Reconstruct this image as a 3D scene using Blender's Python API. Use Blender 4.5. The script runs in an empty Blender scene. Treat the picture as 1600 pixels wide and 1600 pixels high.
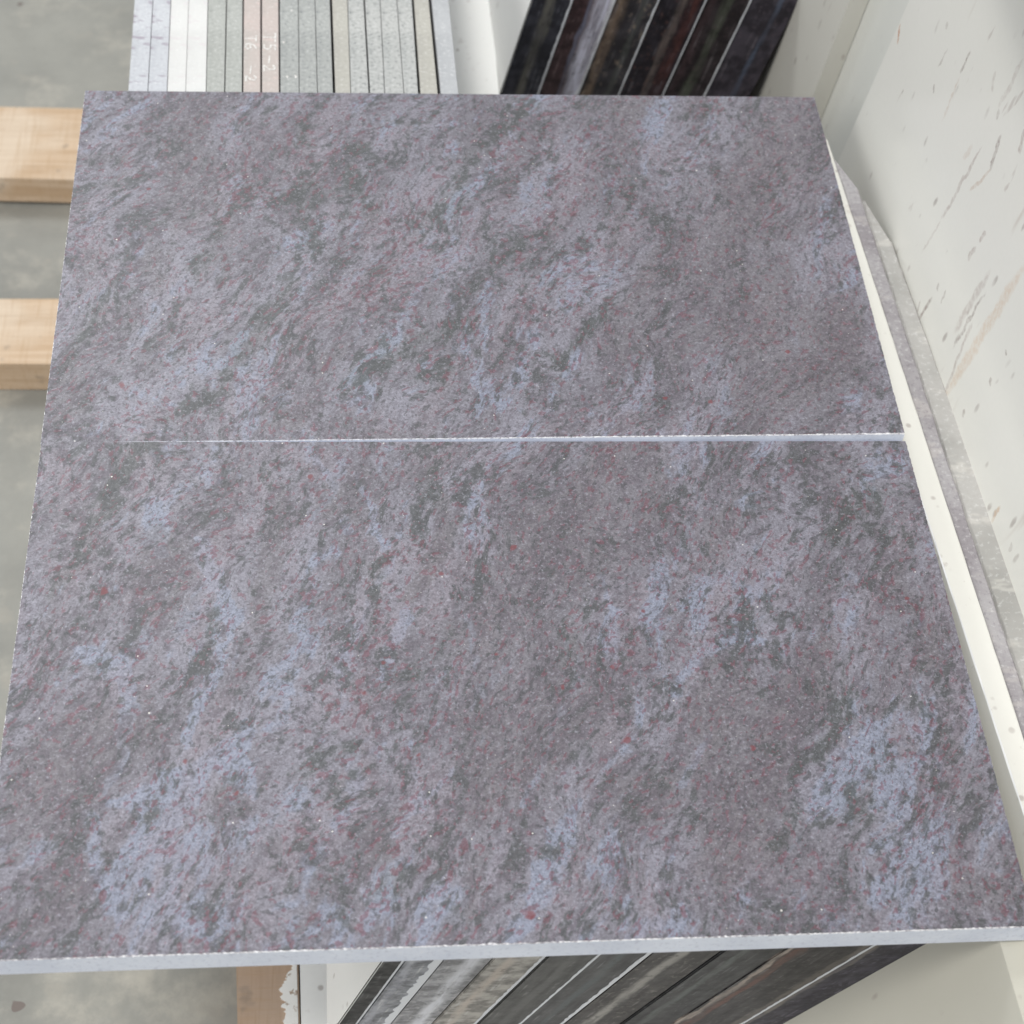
import bpy, bmesh, math, random
import numpy as np
from mathutils import Vector, Matrix, Euler
random.seed(7)
sc = bpy.context.scene
# ------------------------------------------------------------------ camera
CAM = Vector((-0.09143, -0.72362, 0.89301)); FPX = 2600.0
R3 = (Matrix.Rotation(-0.16048, 3, 'Z') @ Matrix.Rotation(0.64228, 3, 'X') @ Matrix.Rotation(0.11383, 3, 'Z'))
cd = bpy.data.cameras.new('camera'); cam = bpy.data.objects.new('camera', cd)
sc.collection.objects.link(cam)
cam.matrix_world = Matrix.Translation(CAM) @ R3.to_4x4()
cd.sensor_width = 36; cd.lens = 36 * FPX / 1600; cd.clip_start = 0.02; cd.clip_end = 200
cd.dof.use_dof = True; cd.dof.focus_distance = 1.12; cd.dof.aperture_fstop = 9.0
sc.camera = cam
# ------------------------------------------------------------------ light
w = bpy.data.worlds.new("World"); sc.world = w; w.use_nodes = True
bg = w.node_tree.nodes['Background']; bg.inputs[0].default_value = (0.93, 0.965, 1.0, 1); bg.inputs[1].default_value = 0.56
def area(name, loc, target, size, power, col):
    l = bpy.data.lights.new(name, 'AREA'); l.shape = 'RECTANGLE'; l.size, l.size_y = size
    l.energy = power; l.color = col
    o = bpy.data.objects.new(name, l); sc.collection.objects.link(o)
    o.location = loc; o.rotation_euler = (Vector(target) - Vector(loc)).to_track_quat('-Z', 'Y').to_euler()
area('overhead_roof_light', (-0.75, -1.05, 3.3), (0.05, 0, -0.2), (0.6, 0.6), 70, (1.0, 0.97, 0.92))
area('open_doorway_light', (-2.3, -1.3, 1.9), (0.3, 0, -0.1), (1.3, 1.0), 40, (1.0, 0.985, 0.95))
area('far_fill_light', (-0.9, 2.3, 2.8), (0.1, 0.5, -0.1), (1.2, 0.8), 46, (0.95, 0.98, 1.0))  # added fill, brightens the white gap beyond the tiles; no visible source
vs = sc.view_settings; vs.view_transform = 'Standard'; vs.look = 'None'; vs.exposure = 0; vs.gamma = 1; vs.use_curve_mapping = False
sc.render.engine = 'CYCLES'

# ------------------------------------------------------------------ helpers
def ray(x, y): return (R3 @ Vector(((x - 800) / FPX, (800 - y) / FPX, -1))).normalized()
def at(x, y, z):                      # the point of a horizontal surface at height z
    d = ray(x, y); return CAM + d * ((z - CAM.z) / d.z)
def tag(o, label, cat, group=None, kind=None):
    if label: o['label'] = label
    if cat: o['category'] = cat
    if group: o['group'] = group
    o['kind'] = kind or 'thing'
    return o
def obj(name, me, mats, parent=None):
    o = bpy.data.objects.new(name, me); sc.collection.objects.link(o)
    for m in (mats if isinstance(mats, (list, tuple)) else [mats]): me.materials.append(m)
    if parent: o.parent = parent
    return o
class NT:
    def __init__(s, name):
        s.m = bpy.data.materials.new(name); s.m.use_nodes = True; s.t = s.m.node_tree
        s.b = s.t.nodes['Principled BSDF']; s.tc = s.t.nodes.new('ShaderNodeTexCoord')
        s.P = s.tc.outputs['Object']
    def L(s, a, b): s.t.links.new(a, b)
    def setin(s, sock, v):
        if isinstance(v, bpy.types.NodeSocket): s.L(v, sock)
        elif isinstance(v, tuple) and len(v) == 3 and sock.type == 'RGBA': sock.default_value = (*v, 1)
        else: sock.default_value = v
    def math(s, op, a, b=0.0, c=0.0, clamp=False):
        n = s.t.nodes.new('ShaderNodeMath'); n.operation = op; n.use_clamp = clamp
        for i, v in enumerate((a, b, c)): s.setin(n.inputs[i], v)
        return n.outputs[0]
    def vmath(s, op, a, b=(0, 0, 0)):
        n = s.t.nodes.new('ShaderNodeVectorMath'); n.operation = op
        s.setin(n.inputs[0], a)
        if op == 'SCALE': s.setin(n.inputs['Scale'], b)
        else: s.setin(n.inputs[1], b)
        return n.outputs[0]
    def mapping(s, v, loc=(0, 0, 0), rot=(0, 0, 0), scale=(1, 1, 1)):
        n = s.t.nodes.new('ShaderNodeMapping'); s.L(v, n.inputs[0])
        n.inputs[1].default_value = loc; n.inputs[2].default_value = rot; n.inputs[3].default_value = scale
        return n.outputs[0]
    def noise(s, v, scale, detail=3, rough=.55, dist=0.0, col=False):
        n = s.t.nodes.new('ShaderNodeTexNoise'); s.L(v, n.inputs['Vector'])
        n.inputs['Scale'].default_value = scale; n.inputs['Detail'].default_value = detail
        n.inputs['Roughness'].default_value = rough; n.inputs['Distortion'].default_value = dist
        return n.outputs['Color' if col else 'Fac']
    def ss(s, v, lo, hi):
        n = s.t.nodes.new('ShaderNodeMapRange'); n.interpolation_type = 'SMOOTHSTEP'
        s.setin(n.inputs[0], v); s.setin(n.inputs[1], lo); s.setin(n.inputs[2], hi)
        return n.outputs[0]
    def mix(s, f, a, b, mode='MIX'):
        n = s.t.nodes.new('ShaderNodeMix'); n.data_type = 'RGBA'; n.blend_type = mode; n.clamp_factor = True
        s.setin(n.inputs[0], f); s.setin(n.inputs[6], a); s.setin(n.inputs[7], b)
        return n.outputs[2]
    def sep(s, v):
        n = s.t.nodes.new('ShaderNodeSeparateXYZ'); s.L(v, n.inputs[0]); return n.outputs
    def fin(s, col, rough=.6, spec=.4, bump=None, bstr=.3, bdist=.001):
        s.setin(s.b.inputs['Base Color'], col); s.setin(s.b.inputs['Roughness'], rough)
        s.b.inputs['Specular IOR Level'].default_value = spec
        if bump is not None:
            n = s.t.nodes.new('ShaderNodeBump'); n.inputs['Strength'].default_value = bstr
            n.inputs['Distance'].default_value = bdist; s.L(bump, n.inputs['Height']); s.L(n.outputs[0], s.b.inputs['Normal'])
        return s.m

# ------------------------------------------------------------------ materials
def granite():
    g = NT('swirled_blue_mauve_granite'); P = g.P
    at_ = g.t.nodes.new('ShaderNodeAttribute'); at_.attribute_name = 'mineral'
    s = g.t.nodes.new('ShaderNodeSeparateColor'); g.L(at_.outputs['Color'], s.inputs[0])
    G, B, V, Rr = s.outputs[0], s.outputs[1], s.outputs[2], at_.outputs['Alpha']
    a2 = g.t.nodes.new('ShaderNodeAttribute'); a2.attribute_name = 'garnet'
    W = g.vmath('SCALE', g.vmath('SUBTRACT', g.noise(P, 8, 2, .5, col=True), (.5, .5, .5)), 0.060)
    W2 = g.vmath('SCALE', g.vmath('SUBTRACT', g.noise(P, 45, 3, .6, col=True), (.5, .5, .5)), 0.0075)
    Q = g.vmath('ADD', g.vmath('ADD', P, W), W2)
    def along(deg, k, off):      # coordinates stretched along the grain of the stone
        return g.vmath('ADD', g.mapping(g.mapping(Q, rot=(0, 0, math.radians(-deg))), scale=(k, 1, 1)), off)
    Q1, Q2, Q3, Q4 = along(66, .26, (0, 0, 0)), along(70, .32, (3, 1, 7)), along(64, .50, (5, 2, 1)), along(58, .60, (2, 7, 5))
    def cell(v, sc_, k):
        n = g.t.nodes.new('ShaderNodeTexVoronoi'); g.L(v, n.inputs['Vector']); n.inputs['Scale'].default_value = sc_
        q = g.t.nodes.new('ShaderNodeSeparateColor'); g.L(n.outputs['Color'], q.inputs[0]); return q.outputs[k]
    def c_(n, k): return g.math('MULTIPLY', g.math('SUBTRACT', n, .5), k)
    def add(*t):
        r = t[0]
        for x in t[1:]: r = g.math('ADD', r, x)
        return r
    def lay(c, m, k, col): return g.mix(g.math('MULTIPLY', m, k), c, col)
    lo = g.noise(Q1, 30, 4, .55); lo2 = g.noise(Q2, 46, 5, .6); lo3 = g.noise(g.vmath('ADD', Q1, (8, 3, 2)), 60, 5, .6)
    k1 = cell(P, 900, 0); k2 = cell(Q4, 420, 1)
    # quiet ground of feldspar
    c = g.mix(g.ss(add(lo, g.math('MULTIPLY', B, .10)), .36, .66), (.162, .154, .178), (.222, .215, .256))
    bl = g.ss(add(g.math('MULTIPLY', B, .33), lo3, c_(lo, .4), c_(g.noise(Q3, 130, 3, .55), .5), g.math('MULTIPLY', V, -.08), g.math('MULTIPLY', G, -.03)), .56, .68)
    c = lay(c, bl, .75, (.228, .252, .328))
    pk = g.ss(add(g.math('MULTIPLY', Rr, .14), g.noise(g.vmath('ADD', Q2, (8, 8, 1)), 40, 5, .6)), .50, .64)
    c = lay(c, pk, .40, (.226, .194, .224))
    vz = g.ss(add(V, c_(lo3, 1.6)), .30, .85)
    c = lay(c, vz, .58, (.150, .138, .150))
    # clumps of darker grains, crowded together in drifts
    nA = g.noise(Q4, 185, 3, .58); nB = g.noise(g.vmath('ADD', Q3, (1, 8, 3)), 120, 4, .58); nC = g.noise(g.vmath('ADD', P, (2, 9, 4)), 430, 2, .6)
    dens = add(c_(lo2, -.55), c_(lo, -.35), g.math('MULTIPLY', V, .05), g.math('MULTIPLY', bl, -.035))
    mA = g.ss(add(nA, dens, c_(k2, .08), c_(nC, .35)), .475, .615)
    c = lay(c, mA, .60, (.102, .086, .106))
    mB = g.ss(add(nB, c_(lo2, -.60), c_(nA, .4), c_(k2, .10), c_(nC, .30), g.math('MULTIPLY', G, .135), g.math('MULTIPLY', V, -.03)), .550, .665)
    c = lay(c, mB, .72, (.070, .076, .077))
    gz = g.ss(add(G, c_(lo3, 1.4), c_(nB, .8)), .25, .95)
    c = g.mix(g.math('MULTIPLY', gz, .55), c, g.mix(1.0, c, (.78, .82, .76), 'MULTIPLY'))
    mD = g.ss(add(g.noise(g.vmath('ADD', Q4, (6, 1, 4)), 300, 2, .5), c_(lo2, -.25), g.math('MULTIPLY', G, .02)), .585, .645)
    c = lay(c, mD, .62, (.062, .064, .070))
    rs = g.ss(add(g.noise(g.vmath('ADD', Q4, (4, 1, 9)), 270, 2, .55), g.math('MULTIPLY', Rr, .055), c_(lo3, .22), c_(nC, .2)), .590, .650)
    c = lay(c, rs, .60, (.150, .058, .078))
    c = lay(c, g.ss(nC, .54, .70), .42, (.35, .35, .41))
    c = lay(c, g.ss(nC, .47, .32), .55, (.085, .080, .092))
    c = g.mix(1.0, c, g.mix(k1, (.78, .78, .78), (1.14, 1.14, 1.14)), 'MULTIPLY')
    c = g.mix(g.math('MULTIPLY', g.ss(a2.outputs['Alpha'], .30, .8), .75), c, (.17, .045, .052))
    sp = g.ss(g.noise(g.vmath('ADD', P, (3, 3, 3)), 420, 0, .5), .865, .89)
    c = g.mix(g.math('MULTIPLY', sp, .8), c, (.72, .70, .66))
    return g.fin(c, g.math('MULTIPLY_ADD', nA, .2, .34), .42, nC, .012, .0003)

def sawn(name, c0, c1, speck, sc_=1.0, amt=.5, streak=1.0, rough=.75, patch=0.0, pcol=(.5, .5, .5)):
    g = NT(name); Q = g.mapping(g.P, scale=(1, 1, 1 / streak))
    lo = g.noise(Q, 14 * sc_, 4, .6); c = g.mix(g.ss(lo, .35, .65), c0, c1)
    if patch: c = g.mix(g.math('MULTIPLY', g.ss(g.noise(g.mapping(g.vmath('ADD', Q, (4, 4, 4)), rot=(0, 0, .5), scale=(.6, 1.3, 1)), 60 * sc_, 3, .6), .56, .66), patch), c, pcol)
    f = g.noise(Q, 330 * sc_, 3, .65); c = g.mix(g.math('MULTIPLY', g.ss(f, .52, .70), amt), c, speck)
    f2 = g.noise(g.vmath('ADD', Q, (7, 1, 2)), 190 * sc_, 2, .5); c = g.mix(g.math('MULTIPLY', g.ss(f2, .62, .72), amt), c, speck)
    c = g.mix(g.math('MULTIPLY', g.ss(f, .46, .3), .25), c, (.8, .8, .8))
    return g.fin(c, rough, .35, f, .25, .0006)

def concrete():
    g = NT('stained_concrete'); P = g.P
    a = g.noise(P, 3.2, 6, .62); b = g.noise(g.vmath('ADD', P, (4, 2, 0)), 11, 6, .65); f = g.noise(P, 160, 4, .6)
    c = g.mix(g.ss(a, .36, .66), (.205, .203, .184), (.30, .295, .265))
    c = g.mix(g.math('MULTIPLY', g.ss(b, .5, .7), .55), c, (.46, .43, .37))
    c = g.mix(g.math('MULTIPLY', g.ss(g.noise(P, 26, 3, .5), .60, .70), .45), c, (.32, .30, .26))
    c = g.mix(g.math('MULTIPLY', g.ss(f, .45, .7), .22), c, (.26, .26, .24))
    c = g.mix(g.math('MULTIPLY', g.ss(g.noise(g.vmath('ADD', P, (8, 2, 0)), 46, 1, .5), .745, .77), .8), c, (.13, .10, .09))
    return g.fin(c, g.math('MULTIPLY_ADD', b, .3, .4), .4, f, .2, .001)

def marble(name, c0, c1, sheen=.25, seed=0.0, vein=.6, strokes=()):
    g = NT(name); P = g.vmath('ADD', g.P, (seed, seed * 1.7, seed * .3))
    W = g.vmath('SCALE', g.vmath('SUBTRACT', g.noise(P, 7, 2, .5, col=True), (.5, .5, .5)), .02)
    P = g.vmath('ADD', P, W)
    Ps = g.mapping(P, rot=(math.radians(-3), 0, 0), scale=(1, 1, .10)); Pm = g.mapping(P, scale=(1, 1, .38))
    c = g.mix(g.noise(P, 6, 4, .5), c0, c1)
    v1 = g.ss(g.noise(Ps, 24, 4, .6), .64, .72); gate = g.ss(g.noise(g.vmath('ADD', P, (2, 5, 1)), 8, 2, .5), .42, .62)
    c = g.mix(g.math('MULTIPLY', g.math('MULTIPLY', v1, gate), vein), c, (.40, .31, .25))
    n = g.t.nodes.new('ShaderNodeTexVoronoi'); g.L(Pm, n.inputs['Vector']); n.inputs['Scale'].default_value = 62; n.inputs['Randomness'].default_value = 1
    gate2 = g.ss(g.noise(g.vmath('ADD', P, (7, 5, 9)), 24, 2, .6), .38, .56)
    sp = g.math('MULTIPLY', g.ss(g.math('ADD', n.outputs['Distance'], g.math('MULTIPLY', g.noise(P, 150, 2), .12)), .24, .13), gate2)
    c = g.mix(g.math('MULTIPLY', sp, .62), c, (.30, .25, .23))
    st = g.ss(g.noise(g.mapping(P, loc=(1, 3, 2), scale=(1, 1, .25)), 75, 3, .55), .655, .72)
    c = g.mix(g.math('MULTIPLY', g.math('MULTIPLY', st, gate), .5), c, (.42, .36, .33))
    c = g.mix(g.math('MULTIPLY', g.noise(P, 260, 2), .12), c, (.55, .55, .52))
    if strokes:
        O = g.sep(g.vmath('ADD', g.P, g.vmath('SCALE', g.vmath('SUBTRACT', g.noise(g.P, 55, 4, .65, col=True), (.5, .5, .5)), .010)))
        fr = g.noise(g.P, 210, 3, .6)
        for (ya, za), (yb, zb_), hw, col, k in strokes:
            ln = math.hypot(yb - ya, zb_ - za); cy, cz_ = (ya + yb) / 2, (za + zb_) / 2; uy, uz = (yb - ya) / ln, (zb_ - za) / ln
            dy, dz = g.math('SUBTRACT', O[1], cy), g.math('SUBTRACT', O[2], cz_)
            u = g.math('MULTIPLY', g.math('ADD', g.math('MULTIPLY', dy, uy), g.math('MULTIPLY', dz, uz)), 2 / ln)
            v = g.math('MULTIPLY', g.math('SUBTRACT', g.math('MULTIPLY', dy, uz), g.math('MULTIPLY', dz, uy)), 1 / hw)
            d = g.math('ADD', g.math('MULTIPLY', g.math('MULTIPLY', u, u), g.math('MULTIPLY', u, u)), g.math('MULTIPLY', v, v))
            m = g.math('MULTIPLY', g.ss(d, 1.3, .15), g.math('MULTIPLY_ADD', g.ss(fr, .38, .62), .55, .45))
            c = g.mix(g.math('MULTIPLY', m, k), c, col)
    g.b.inputs['IOR'].default_value = 1.55
    return g.fin(c, sheen, .6)

def wood(name, c0, c1, c2, axis):
    g = NT(name)
    scl = (.05, 1, 1) if axis == 'x' else (1, .05, 1)
    Q = g.mapping(g.P, scale=scl)
    n = g.noise(Q, 70, 5, .6, .6); f = g.noise(Q, 420, 3, .6)
    saw = g.noise(g.mapping(g.P, scale=((1, .06, .3) if axis == 'x' else (.06, 1, .3))), 260, 3, .6)
    lo = g.noise(g.P, 9, 3, .55)
    c = g.mix(g.ss(n, .35, .68), c0, c1); c = g.mix(g.math('MULTIPLY', g.ss(lo, .45, .68), .7), c, c2)
    c = g.mix(g.math('MULTIPLY', g.ss(f, .5, .7), .25), c, (.30, .19, .10))
    c = g.mix(g.math('MULTIPLY', g.ss(saw, .48, .7), .32), c, (.42, .28, .16))
    c = g.mix(g.math('MULTIPLY', g.ss(g.noise(g.vmath('ADD', g.P, (3, 8, 1)), 34, 3, .6), .62, .72), .5), c, (.26, .21, .17))
    return g.fin(c, .7, .3, saw, .35, .001)

def endcut(name, x0, x1, base, bands, speck, rough=.3, spec=.5, sp_amt=.5, grain=1.0):
    """end face of a slab: bands = (position 0..1, half width, colour, strength) running down it"""
    g = NT(name); xyz = g.sep(g.P); wd = x1 - x0
    j = g.noise(g.mapping(g.P, scale=(1, 1, .35)), 45, 4, .6)
    u = g.math('ADD', g.math('MULTIPLY', g.math('SUBTRACT', xyz[0], x0), 1 / wd), g.math('MULTIPLY', g.math('SUBTRACT', j, .5), .30))
    f = g.noise(g.mapping(g.P, scale=(1, 1, .6)), 240 * grain, 4, .65)
    s2 = g.noise(g.mapping(g.P, scale=(1, 1, .12)), 150 * grain, 4, .6)
    m = g.noise(g.P, 60 * grain, 4, .6)
    c = g.mix(g.ss(m, .4, .65), base, tuple(x * 1.9 + .004 for x in base))
    for p, hw, col, k in bands:  # stone streaks, with reflections and rounded-edge highlights painted in
        d = g.math('ABSOLUTE', g.math('SUBTRACT', u, p))
        b = g.math('MULTIPLY', g.ss(d, hw, hw * .25), g.math('MULTIPLY_ADD', g.ss(s2, .35, .62), .65, .35))
        c = g.mix(g.math('MULTIPLY', b, k), c, col)
    sk = g.noise(g.mapping(g.P, loc=(3, 1, 2), scale=(1, 1, .045)), 330, 3, .55)
    c = g.mix(g.math('MULTIPLY', g.math('MULTIPLY', g.ss(sk, .57, .68), g.ss(m, .40, .62)), .60), c, tuple(min(.6, x * 4 + .10) for x in base))
    c = g.mix(g.math('MULTIPLY', g.ss(f, .55, .70), sp_amt), c, speck)
    c = g.mix(g.math('MULTIPLY', g.ss(m, .58, .40), g.math('MULTIPLY', g.ss(f, .48, .36), .5)), c, tuple(x * .5 for x in base))
    return g.fin(c, g.math('MULTIPLY_ADD', s2, .3, rough + .05), spec * .45, f, .15, .0008)

M_gran = granite()
M_edge = sawn('sawn_granite_edge', (.64, .68, .78), (.74, .78, .87), (.42, .43, .52), 1.0, .35, 1, .8)
def chip():
    g = NT('chipped_white_arris'); f = g.noise(g.P, 380, 3, .6); h_ = g.noise(g.P, 20, 3, .6)
    return g.fin(g.mix(g.ss(g.math('ADD', f, g.math('MULTIPLY', h_, .5)), .58, .82), (.36, .34, .38), (.88, .88, .91)), .8, .3, f, .4, .001)
M_chip = chip()
M_line = NT('dusty_cut_arris').fin((.62, .64, .68), .5, .4)
M_conc = concrete()

# ------------------------------------------------------------------ solids
def me_from(bm, name):
    bmesh.ops.recalc_face_normals(bm, faces=bm.faces)
    me = bpy.data.meshes.new(name); bm.to_mesh(me); bm.free(); return me
def hexa(bm, bot, top, mi=0):
    v = [bm.verts.new(p) for p in bot] + [bm.verts.new(p) for p in top]
    fs = [(3, 2, 1, 0), (4, 5, 6, 7), (0, 1, 5, 4), (1, 2, 6, 5), (2, 3, 7, 6), (3, 0, 4, 7)]
    out = [bm.faces.new([v[i] for i in f]) for f in fs]
    for f in out: f.material_index = mi
    return out
def bevel(bm, w_, seg=2):
    es = [e for e in bm.edges if len(e.link_faces) == 2 and e.calc_face_angle(0) > .5]
    bmesh.ops.bevel(bm, geom=es, offset=w_, segments=seg, affect='EDGES', profile=.6, clamp_overlap=True)
def prism(name, quad, z0, z1, mats, bw=.0006, parent=None, cuts=0, jit=0.0):
    """quad: four plan points; a solid between heights z0 and z1, lightly eased and worn"""
    c = sum((Vector((p[0], p[1], 0)) for p in quad), Vector()) / 4
    bm = bmesh.new()
    hexa(bm, [(p[0] - c.x, p[1] - c.y, 0) for p in quad], [(p[0] - c.x, p[1] - c.y, z1 - z0) for p in quad])
    if cuts:
        es = [e for e in bm.edges if abs((e.verts[0].co - e.verts[1].co).normalized().y) > .8]
        bmesh.ops.subdivide_edges(bm, edges=es, cuts=cuts, use_grid_fill=True)
    bevel(bm, bw)
    if jit:
        for v in bm.verts: v.co += Vector((random.uniform(-jit, jit), 0, random.uniform(-jit, jit)))
    o = obj(name, me_from(bm, name), mats, parent); o.location = (c.x, c.y, z0); return o

# ------------------------------------------------------------------ setting
ZF, ZR = -0.42, -0.38
bm = bmesh.new(); s = 30
bmesh.ops.create_grid(bm, x_segments=2, y_segments=2, size=s)
fl = obj('ground', me_from(bm, 'ground'), M_conc); fl.location = (0, 0, ZF); fl['kind'] = 'structure'

# ------------------------------------------------------------------ wooden bearers and boards
M_w1 = wood('pale_sawn_pine', (.48, .34, .22), (.60, .46, .33), (.64, .54, .43), 'x')
M_w2 = wood('weathered_brown_board', (.40, .27, .18), (.50, .35, .245), (.47, .36, .28), 'y')
y1 = at(0, 275, ZR).y; y0_ = at(0, 163, ZR).y
b1 = prism('timber_bearer', [(-1.1, y1 + .018), (-.19, y1 - .012), (-.19, y0_ - .010), (-1.1, y0_ + .008)], ZR - .034, ZR, M_w1, .002, cuts=0)
tag(b1, 'pale pine beam lying beside the far left corner of the upper tile', 'beam', 'pine beams on the concrete')
y1 = at(0, 567, ZR).y; y0_ = at(0, 466, ZR).y
b2 = prism('timber_bearer', [(-1.1, y1 + .006), (-.19, y1 - .004), (-.19, y0_ - .002), (-1.1, y0_ + .002)], ZF + .001, ZR, M_w1, .002)
tag(b2, 'pale pine beam beside the left edge of the upper tile, just above the seam', 'beam', 'pine beams on the concrete')
a = at(369, 1506, ZR); b = at(371, 1600, ZR); c = at(466, 1506, ZR); d = at(468.5, 1600, ZR)
def ext(p, q, y): t = (y - p.y) / (q.y - p.y); return (p.x + (q.x - p.x) * t, y)
wb = prism('wooden_board', [ext(a, b, -.75), ext(c, d, -.75), ext(c, d, .05), ext(a, b, .05)], ZF + .002, ZR, M_w2, .001)
tag(wb, 'brown board with peeling white paint along one edge, below the near tile', 'board')
# flakes of white paint on the board, a thin ragged coat
bm = bmesh.new(); n = 300; ys = np.linspace(-.48, -.12, n)
prev = None; rr = random.Random(3)
edge = [.0095 + .0045 * math.sin(i * .17) * math.sin(i * .063 + 1) + .002 * math.sin(i * .6 + math.sin(i * .23) * 3) + rr.uniform(-.0014, .0014) for i in range(n)]
for i in range(n):
    xr = ext(c, d, ys[i])[0] - .0012
    q = [bm.verts.new((xr - max(.003, edge[i]), ys[i], ZR + .0008)), bm.verts.new((xr, ys[i], ZR + .0008)),
         bm.verts.new((xr, ys[i], ZR - .0002)), bm.verts.new((xr - max(.003, edge[i]) - .0004, ys[i], ZR - .0002))]
    if prev:
        for k in range(4): bm.faces.new((prev[k], prev[(k + 1) % 4], q[(k + 1) % 4], q[k]))
    prev = q
gp = NT('flaking_white_paint'); f = gp.noise(gp.P, 130, 4, .65)
M_paint = gp.fin(gp.mix(gp.ss(f, .56, .62), (.84, .83, .80), (.42, .33, .26)), .6, .4, f, .4, .001)
pf = obj('peeling_paint', me_from(bm, 'peeling_paint'), M_paint)
pf.parent = wb; pf.matrix_parent_inverse = Matrix.Translation(-wb.location)
# white slab lying flat
M_flat = marble('pale_flat_marble', (.86, .86, .84), (.90, .90, .88), .45, 3.1, .12)
e0 = ext(at(469, 1506, ZR), at(471, 1600, ZR), -.75); e1 = ext(at(469, 1506, ZR), at(471, 1600, ZR), 2.2)
ws = prism('marble_slab', [(e0[0] - .0002, -.75), (.30, -.75), (.22, 2.2), (e1[0] - .0002, 2.2)], ZF + .004, ZR + .001, M_flat, .001)
tag(ws, 'plain white slab lying flat, seen between the grey slab ends and the dark slabs', 'slab')

# ------------------------------------------------------------------ row of upright grey slabs seen on edge
xb = [200, 231, 261, 290, 322, 351, 379, 408, 437, 467.5, 496, 522, 548, 577, 601, 631, 655, 686, 716]
xt = [210, 239, 267, 295, 325, 354, 380, 408, 436, 466, 492, 517, 543, 569, 594, 620, 645, 672, 701]
def gm(n, c0, c1, sp, amt=.5, patch=0, pc=(.5, .5, .5)): return sawn(n, c0, c1, sp, 1, amt, 1, .8, patch, pc)
mats = dict(
    lw=gm('mottled_white_granite', (.42, .435, .465), (.52, .535, .565), (.33, .31, .35), .35, .85, (.30, .26, .31)),
    wh=gm('white_marble_edge', (.56, .56, .55), (.64, .64, .63), (.66, .62, .62), .20, .45, (.58, .52, .54)),
    gg=gm('green_grey_granite', (.33, .34, .32), (.40, .41, .39), (.20, .21, .20), .35),
    pk=gm('pink_grey_granite', (.42, .395, .37), (.50, .435, .41), (.38, .34, .33), .25, .35, (.66, .52, .49)),
    bg=gm('blue_grey_granite', (.29, .30, .295), (.37, .38, .37), (.14, .15, .155), .5),
    tn=gm('tan_grey_granite', (.37, .36, .33), (.43, .42, .38), (.30, .29, .27), .35),
    lg=gm('light_speckled_granite', (.35, .36, .355), (.44, .445, .435), (.14, .15, .15), .6),
    sb=gm('smooth_bluish_granite', (.36, .37, .385), (.43, .44, .455), (.30, .30, .32), .2))
spec = [('lw', 'mottled white slab edge, outermost left of the row'),
        ('lw', 'mottled white slab edge, second from the left end of the row'),
        ('wh', 'pure white slab beside the violet-stained slabs in the row of edges'),
        ('wh', 'brightest white slab, next to the first green-grey slab edge'),
        ('gg', 'green-grey slab edge touching the brightest white slab'),
        ('gg', 'green-grey slab edge touching the left chalk-marked pink slab'),
        ('pk', 'left of the two pinkish slab edges, chalked T6 and 2'),
        ('pk', 'right of the two pinkish slab edges, chalked T5 and 2'),
        ('bg', 'grey slab edge with white smudges, right of the chalk-marked pink slabs'),
        ('bg', 'plain grey slab edge touching the white-smudged one on its right'),
        ('bg', 'grey slab edge just left of the wide dark gap before the tan slab'),
        ('tn', 'tan slab edge in the middle of the row, right of the wide dark gap'),
        ('lg', 'speckled light slab edge touching the middle tan slab on its right'),
        ('lg', 'speckled light slab edge, second to the right of the middle tan slab'),
        ('lg', 'speckled light slab edge, third to the right of the middle tan slab'),
        ('lg', 'speckled light slab edge with a black gap on its left, beside the last tan slab'),
        ('tn', 'tan slab edge second from the right end of the row'),
        ('sb', 'smooth bluish grey slab at the right end of the row, beside the flat white slab')]
gap = {3: .0002, 6: .0007, 7: .0008, 8: .0007, 9: .0003, 11: .0011, 13: .0007, 16: .0011, 5: .0005, 17: .0014}
bundle = []
for i, (k, lab) in enumerate(spec):
    dz = -.0203 - random.uniform(0, .0012)
    g0 = gap.get(i, .0003); g1 = gap.get(i + 1, .0003)
    pa, pb = at(xb[i], 143, dz), at(xt[i], 0, dz); pc_, pd = at(xb[i + 1], 143, dz), at(xt[i + 1], 0, dz)
    n0, n1_, f0, f1 = ext(pa, pb, .10), ext(pc_, pd, .10), ext(pa, pb, .95), ext(pc_, pd, .95)
    q = [(n0[0] + g0, .10), (n1_[0] - g1, .10), (f1[0] - g1, .95), (f0[0] + g0, .95)]
    o = prism('upright_slab', q, ZR + .002, dz, mats[k], .0007)
    tag(o, lab, 'slab', 'upright slabs seen on edge behind the tiles'); bundle.append(o)

# chalk writing on two of them, strokes of chalk lying on the edge
M_chalk = NT('white_chalk'); fch = M_chalk.noise(M_chalk.P, 500, 2); M_chalk = M_chalk.fin(M_chalk.mix(M_chalk.ss(fch, .42, .55), (.52, .50, .48), (.72, .71, .69)), .9, .2)
def stroke(bm, pts, wd, z):
    for (x0, y0), (x1, y1) in zip(pts[:-1], pts[1:]):
        dx, dy = x1 - x0, y1 - y0; l = math.hypot(dx, dy) or 1; nx, ny = -dy / l * wd / 2, dx / l * wd / 2
        ex, ey = dx / l * wd * .3, dy / l * wd * .3
        q = [(x0 - ex + nx, y0 - ey + ny), (x0 - ex - nx, y0 - ey - ny), (x1 + ex - nx, y1 + ey - ny), (x1 + ex + nx, y1 + ey + ny)]
        hexa(bm, [(a_, b_, z) for a_, b_ in q], [(a_, b_, z + .00015 + random.uniform(0, .00005)) for a_, b_ in q])
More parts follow.
